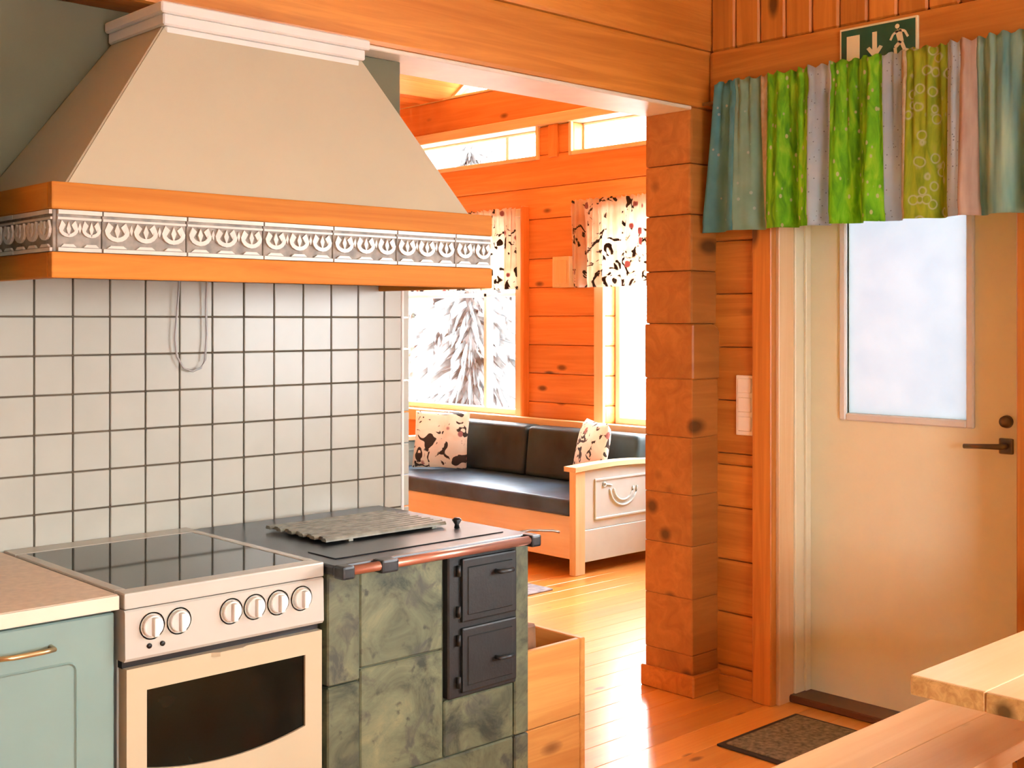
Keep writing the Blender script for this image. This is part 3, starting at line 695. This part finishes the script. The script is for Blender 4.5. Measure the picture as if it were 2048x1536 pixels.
fw = [((2.625, 2.735, 0.035), (2.620, 2.740, 0.525), 0.042, 'upright split log leaning tallest in the firewood box'),
      ((2.53, 2.70, 0.066), (2.53, 2.97, 0.066), 0.03, 'dark split log lying at the bottom of the firewood box, next to the upright log'),
      ((2.43, 2.70, 0.075), (2.43, 2.97, 0.075), 0.035, 'dark split log lying at the bottom of the firewood box, nearest the wood stove')]
for a, b, r_, lab in fw:
    bm = bmesh.new(); atube(bm, [a, tuple((p + q) / 2 for p, q in zip(a, b)), b], [r_, r_ * 1.05, r_ * 0.95], 7)
    tag(mk('firewood', bm, 'firewood'), lab, 'firewood', 'split logs in the firewood box')

# ------------------------------------------------------------------ sofa
sf = thing('wooden_sofa', (5.5, 5.8, 0), 'pale wooden settle sofa with dark cushions under the living room windows', 'sofa')
AX0, AX1, AY0, AY1 = 5.06, 5.90, 4.86, 6.95
for yy in (AY0, AY1 - 0.05):
    box('leg', (AX0, yy, 0), (AX0 + 0.085, yy + 0.05, 0.60), 'palewood_Z', sf, 0.004)
    box('leg', (AX1 - 0.07, yy, 0), (AX1, yy + 0.05, 0.80), 'sofa_paint', sf, 0.004)
    ap = box('arm_panel', (AX0 + 0.08, yy + 0.010, 0.255), (AX1 - 0.07, yy + 0.040, 0.605), 'sofa_paint', sf, 0.003)
    # arm top rail
    bm = bmesh.new(); pr = []
    n = 12
    for k in range(n + 1):
        u = k / n; x = AX0 - 0.02 + u * (AX1 - AX0 + 0.01); zt = 0.628 + 0.012 * math.sin(u * PI * 1.2)
        pr.append((x, zt))
    apoly(bm, [(x, yy - 0.022, z) for x, z in pr] + [(x, yy - 0.022, z - 0.028) for x, z in pr[::-1]], (0, 0.094, 0))
    mk('arm_rail', bm, 'palewood_X', sf)
    box('lower_rail', (AX0 + 0.08, yy + 0.004, 0.07), (AX1 - 0.07, yy + 0.045, 0.255), 'sofa_paint', sf, 0.003)
    fz0, fz1, fx0, fx1 = 0.305, 0.545, AX0 + 0.17, AX1 - 0.16
    bm = bmesh.new()
    for lo, hi in (((fx0, 0, fz0), (fx1, 0, fz0 + 0.014)), ((fx0, 0, fz1 - 0.014), (fx1, 0, fz1)), ((fx0, 0, fz0 + 0.014), (fx0 + 0.014, 0, fz1 - 0.014)), ((fx1 - 0.014, 0, fz0 + 0.014), (fx1, 0, fz1 - 0.014))):
        abox(bm, (lo[0], yy + 0.002, lo[2]), (hi[0], yy + 0.012, hi[2]), 0.003)
    mk('panel_moulding', bm, 'sofa_paint', ap)
    cx_, cz_ = (fx0 + fx1) / 2, 0.475
    for R in (0.075, 0.105):
        bm = bmesh.new(); atube(bm, [(cx_ + R * 1.15 * math.cos(PI + PI * k / 14), yy + 0.008, cz_ + R * math.sin(PI + PI * k / 14)) for k in range(15)], 0.007, 6)
        mk('carved_arc', bm, 'sofa_paint', ap, True)
    bm = bmesh.new(); atube(bm, [(cx_ - 0.105 * 1.15 - 0.05 + 0.012 * math.cos(k * 0.7), yy + 0.008, cz_ + 0.03 + 0.012 * math.sin(k * 0.7)) for k in range(10)], 0.006, 6); mk('carved_scroll', bm, 'sofa_paint', ap, True)
    bm = bmesh.new(); atube(bm, [(cx_ - 0.165 + k * 0.012, yy + 0.008, cz_ + 0.03 - 0.0012 * k * k * 0.35) for k in range(6)], 0.006, 6); mk('carved_scroll', bm, 'sofa_paint', ap, True)
box('front_board', (AX0 + 0.03, AY0 + 0.05, 0.085), (AX0 + 0.055, AY1 - 0.05, 0.335), 'sofa_front', sf, 0.003)
box('seat_board', (AX0 + 0.055, AY0 + 0.05, 0.30), (AX1 - 0.07, AY1 - 0.05, 0.335), 'palewood_Y', sf, 0.002)
box('back_panel', (AX1 - 0.035, AY0 + 0.05, 0.30), (AX1 - 0.01, AY1 - 0.05, 0.75), 'palewood_Y', sf, 0.003)
box('back_rail', (AX1 - 0.06, AY0 + 0.05, 0.745), (AX1 - 0.0, AY1 - 0.05, 0.80), 'palewood_Y', sf, 0.006, 2)
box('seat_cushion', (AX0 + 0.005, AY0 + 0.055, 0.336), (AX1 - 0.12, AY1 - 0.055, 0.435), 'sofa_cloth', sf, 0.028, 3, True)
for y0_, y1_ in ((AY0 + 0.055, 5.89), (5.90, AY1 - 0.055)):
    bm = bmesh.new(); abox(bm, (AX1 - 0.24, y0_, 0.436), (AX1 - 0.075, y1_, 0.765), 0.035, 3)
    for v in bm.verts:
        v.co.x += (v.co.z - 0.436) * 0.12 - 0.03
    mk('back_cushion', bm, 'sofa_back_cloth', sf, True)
def pillow(y, zc, lean, w, yaw, label, x=5.60):
    ux = (math.sin(yaw), math.cos(yaw), 0); uy = (math.sin(lean) * math.cos(yaw), -math.sin(lean) * math.sin(yaw), math.cos(lean))
    tag(cushion('cushion_pillow', (x, y, zc), ux, uy, w, w, 0.13, 'cloth_floral'), label, 'cushion', 'floral cushions on the sofa')
pillow(6.55, 0.640, 0.22, 0.40, -0.55, 'square floral cushion in cream, pink and black at the far end of the sofa', 5.47)
pillow(5.11, 0.650, 0.20, 0.42, 0.50, 'floral cushion peeking over the near carved sofa arm', 5.46)
rg = box('rag_rug', (3.9, 4.70, 0.0005), (4.72, 5.9, 0.010), 'rug_blue', None, 0.003); tag(rg, 'blue grey rug on the living room floor in front of the sofa', 'rug')

# ------------------------------------------------------------------ curtains
def valance(name, label, x, panels, ztop, zbot, rodz, seed, flare0=0.0, root=None):
    """panels: list of (y_hi, y_lo, material); cloth hangs in the YZ plane at x"""
    rnd = random.Random(seed)
    r = thing(name, (x, (panels[0][0] + panels[-1][1]) / 2, zbot), label, 'curtain')
    yA = panels[0][0]
    ph = [rnd.uniform(0, 6.28) for _ in range(6)]
    def fold(y, v):       # v 0 bottom .. 1 top
        lo = 0.031 * math.sin(y * 44 + ph[0] + 0.9 * math.sin(y * 9 + ph[1])) + 0.010 * math.sin(y * 88 + ph[2])
        hi = 0.007 * math.sin(y * 150 + ph[3]) + 0.004 * math.sin(y * 290 + ph[4])
        w = min(1, v / 0.80)
        return lo * (1 - w) * 1.0 + lo * w * 0.35 + hi * w
    for i, (ya, yb, m) in enumerate(panels):
        nu = max(6, int(abs(ya - yb) / 0.006)); nv = 26
        def fn(u, v, ya=ya, yb=yb, i=i):
            y = ya + (yb - ya) * u
            z = zbot + (ztop - zbot) * v + (0.006 * math.sin(y * 140 + ph[5]) * (v > 0.97))
            yy_ = y
            if flare0 and i == 0: yy_ = y + flare0 * (1 - v) ** 1.2 * (1 - u)
            xx = x + fold(y, v)
            dz = abs(z - rodz)
            if dz < 0.03: xx = min(xx * 0.5 + 0.5 * x, x + 0.018)
            xx += 0.006 * (v < 0.06)
            return (xx, yy_, z)
        sheet('fabric_panel', fn, nu, nv, m, r, 0.0012)
    return r
KP = [(2.905, 2.800, 'cloth_teal'), (2.800, 2.690, 'cloth_seafoam'), (2.690, 2.662, 'cloth_cream'), (2.662, 2.478, 'cloth_green'), (2.478, 2.385, 'cloth_blue'), (2.385, 2.189, 'cloth_green'),
      (2.189, 2.120, 'cloth_blue'), (2.120, 2.094, 'cloth_cream'), (2.094, 1.952, 'cloth_greenring'), (1.952, 1.905, 'cloth_blue'), (1.905, 1.855, 'cloth_pink'), (1.855, 1.60, 'cloth_mint'), (1.60, 1.45, 'cloth_green')]
valance('curtain_valance', 'patchwork valance of teal, green, blue and mint panels above the door', 3.80, KP, 2.385, 1.812, 2.318, 3, 0.075)
rd = thing('curtain_rod', (3.80, 2.2, 2.318), 'thin brass curtain rod carrying the patchwork valance', 'curtain rod')
tube('rod', [(3.832, 2.985, 2.318), (3.832, 1.40, 2.318)], 0.007, 'brass', rd, 8)
for yy in (2.962, 1.42): tube('bracket', [(3.832, yy, 2.318), (3.872, yy, 2.318)], 0.008, 'brass', rd, 8)
valance('floral_valance', 'short floral valance over the living room window behind the hood', 5.90, [(7.75, 6.26, 'cloth_floral')], 2.262, 1.690, 2.20, 5)
valance('floral_valance', 'short floral valance over the living room window beside the log post', 5.90, [(5.715, 4.15, 'cloth_floral')], 2.272, 1.690, 2.20, 8)
for ya, yb, lab in ((7.8, 6.24, 'white curtain rod inside the floral valance behind the hood'), (5.73, 4.1, 'white curtain rod inside the floral valance beside the log post')):
    rd = thing('curtain_rod', (5.90, ya, 2.2), lab, 'curtain rod')
    tube('rod', [(5.932, ya, 2.20), (5.932, yb, 2.20)], 0.006, 'white_paint', rd, 8)
    for yy in (ya - 0.02, yb + 0.02): tube('bracket', [(5.932, yy, 2.20), (6.0, yy, 2.20)], 0.006, 'white_paint', rd, 8)

# ------------------------------------------------------------------ exit sign
sg = thing('exit_sign', (3.86, 2.24, 2.36), 'green emergency exit sign with running figure, arrow and door above the curtain', 'sign')
S0, S1, Z0, Z1, XS = 2.392, 2.090, 2.358, 2.512, 3.858
box('plate', (XS, S1, Z0), (XS + 0.012, S0, Z1), 'sign_glow', sg, 0.002)
box('green_field', (XS - 0.0015, S1 + 0.008, Z0 + 0.008), (XS + 0.001, S0 - 0.008, Z1 - 0.008), 'sign_green', sg, 0)
def sp(u, v): return (XS - 0.0016, S0 - 0.302 * u, Z0 + 0.154 * v)
def sgn(name, pts): poly(name, [sp(*p) for p in pts], (-0.0012, 0, 0), 'sign_glow', sg)
sgn('door_symbol', [(0.10, 0.10), (0.27, 0.10), (0.27, 0.80), (0.10, 0.80)])
sgn('arrow_symbol', [(0.465, 0.18), (0.57, 0.44), (0.53, 0.48), (0.495, 0.40), (0.495, 0.80), (0.435, 0.80), (0.435, 0.40), (0.40, 0.48), (0.36, 0.44)])
bm = bmesh.new()
def limb(a, b, w0, w1):
    a = Vector((a[0] * 0.302, a[1] * 0.154)); b = Vector((b[0] * 0.302, b[1] * 0.154)); t = (b - a).normalized(); n = Vector((-t.y, t.x))
    q = [a + n * w0, b + n * w1, b - n * w1, a - n * w0]
    apoly(bm, [(XS - 0.0016, S0 - p.x, Z0 + p.y) for p in q], (-0.0012, 0, 0))
hc = [(0.752 + 0.028 * math.cos(k * PI / 5), 0.83 + 0.055 * math.sin(k * PI / 5)) for k in range(10)]
apoly(bm, [sp(*p) for p in hc], (-0.0012, 0, 0))
limb((0.765, 0.74), (0.80, 0.46), 0.012, 0.010)
limb((0.765, 0.73), (0.70, 0.66), 0.005, 0.004); limb((0.70, 0.66), (0.665, 0.54), 0.004, 0.004)
limb((0.775, 0.74), (0.845, 0.70), 0.005, 0.004); limb((0.845, 0.70), (0.885, 0.56), 0.004, 0.004)
limb((0.795, 0.48), (0.725, 0.36), 0.007, 0.006); limb((0.725, 0.36), (0.735, 0.14), 0.006, 0.005)
limb((0.80, 0.48), (0.845, 0.28), 0.007, 0.006); limb((0.845, 0.28), (0.93, 0.22), 0.006, 0.005)
mk('running_figure', bm, 'sign_glow', sg)

# ------------------------------------------------------------------ light switch, wall box
sw = thing('light_switch', (3.92, 2.845, 1.02), 'cream triple light switch on the log wall beside the door', 'light switch')
box('plate', (3.918, 2.806, 1.022), (3.931, 2.892, 1.256), 'switch_white', sw, 0.004, 2)
for q in range(3):
    z0 = 1.030 + q * 0.0745
    box('rocker', (3.9135, 2.817, z0 + 0.008), (3.920, 2.881, z0 + 0.066), 'switch_white', sw, 0.003, 1)
wbx = thing('thermometer_box', (5.95, 5.82, 1.70), 'small pale wooden box on the orange log wall between the windows', 'wall box')
box('body', (5.92, 5.745, 1.695), (6.0, 5.905, 1.905), 'palewood_Z', wbx, 0.006, 2)
box('face', (5.915, 5.765, 1.72), (5.922, 5.885, 1.88), 'pine_Z', wbx, 0.003)

# ------------------------------------------------------------------ doormat
dm = thing('doormat', (3.65, 2.2, 0), 'brown grey doormat with a dark rubber border at the outer door', 'doormat')
box('border', (3.405, 1.80, 0.0), (3.885, 2.595, 0.008), 'rubber', dm, 0.004, 2)
box('pile', (3.428, 1.823, 0.004), (3.862, 2.572, 0.0125), 'mat_pile', dm, 0.002)

# ------------------------------------------------------------------ dining table and bench
dt = thing('dining_table', (3.0, 0.85, 0), 'long pine plank dining table cut off by the right edge', 'table')
TX0, TX1, TY0, TY1, TZ = 2.315, 3.75, 0.47, 1.272, 0.742
n = 5; tw = (TY1 - TY0) / n
for i in range(n):
    pk = box('plank', (TX0 + 0.004, TY0 + i * tw + 0.0006, TZ - 0.042), (TX1, TY0 + (i + 1) * tw - 0.0006, TZ), 'pine_X', dt, 0.003, 2)
    box('end_grain', (TX0, TY0 + i * tw + 0.002, TZ - 0.040), (TX0 + 0.005, TY0 + (i + 1) * tw - 0.002, TZ - 0.002), 'table_end', pk, 0.001)
for xx in (2.62, 3.45):
    for yy in (0.60, 1.06): box('leg', (xx, yy, 0), (xx + 0.08, yy + 0.08, TZ - 0.10), 'pine_Z', dt, 0.006)
    box('cross_rail', (xx, 0.55, TZ - 0.10), (xx + 0.08, 1.19, TZ - 0.042), 'pine_Y', dt, 0.004)
box('stretcher', (2.70, 0.84, 0.25), (3.45, 0.88, 0.35), 'pine_X', dt, 0.004)
be = thing('wooden_bench', (2.8, 1.47, 0), 'long pine bench beside the dining table', 'bench')
for i, (y0_, y1_) in enumerate(((1.312, 1.4705), (1.4715, 1.630))):
    box('plank', (1.95, y0_, 0.410), (3.62, y1_, 0.450), 'pine_X', be, 0.004, 2)
for xx in (2.15, 3.35):
    for yy in (1.335, 1.555): box('leg', (xx, yy, 0), (xx + 0.06, yy + 0.055, 0.37), 'pine_Z', be, 0.005)
    box('cross_rail', (xx, 1.325, 0.37), (xx + 0.06, 1.62, 0.410), 'pine_Y', be, 0.004)

# ------------------------------------------------------------------ outdoors
gd = box('ground', (-40, -40, -0.6), (60, 50, -0.35), 'snow', None, 0); tag(gd, 'snow covered ground outside the windows', None, None, 'structure')
def spruce(x, y, hgt, rad, seed, label):
    rnd = random.Random(seed)
    t = thing('snowy_spruce', (x, y, -0.35), label, 'tree', 'spruces outside the living room')
    tube('trunk', [(x, y, -0.36), (x, y, hgt * 0.5), (x, y, hgt)], [0.13, 0.08, 0.015], 'bark', t, 8)
    for nm, mat, frac, lift in (('foliage', 'spruce', 1.0, 0.0), ('snow_load', 'snowy_twig', 0.75, 0.035)):
        bm = bmesh.new()
        lev = int(hgt / 0.14)
        for l in range(lev):
            z = 0.0 + l * 0.14; R = rad * (1 - z / hgt) * rnd.uniform(0.8, 1.1) + 0.1
            nb = max(5, int(24 * (R / rad) ** 0.5))
            for b in range(nb):
                if rnd.random() > frac: continue
                a = (b + rnd.uniform(-0.3, 0.3)) / nb * 2 * PI; Rb = R * rnd.uniform(0.75, 1.1)
                prev = None; jz = rnd.uniform(-0.08, 0.08); dr_ = rnd.uniform(0.1, 0.6)
                for k in range(4):
                    u = (k + 1) / 4; cx = x + math.cos(a) * Rb * u; cy = y + math.sin(a) * Rb * u; cz_ = z + jz + 0.10 - Rb * dr_ * u * u + lift
                    wdt = 0.04 * (1.15 - u) * (1 if lift == 0 else 0.8); tx, ty = -math.sin(a) * wdt, math.cos(a) * wdt
                    cur = [bm.verts.new((cx + tx, cy + ty, cz_ - 0.06)), bm.verts.new((cx, cy, cz_ + 0.02)), bm.verts.new((cx - tx, cy - ty, cz_ - 0.06)), bm.verts.new((cx, cy, cz_ - 0.11))]
                    if prev:
                        for q in range(4): bm.faces.new((prev[q], prev[(q+1) % 4], cur[(q+1) % 4], cur[q]))
                    prev = cur
        o = mk(nm, bm, mat, t)
        o['kind'] = 'stuff'
spruce(12.0, 13.7, 5.2, 1.25, 1, 'snowy spruce filling the middle of the living room window')
spruce(16.0, 20.3, 5.5, 1.5, 2, 'fainter snowy spruce behind, at the left of the living room window')
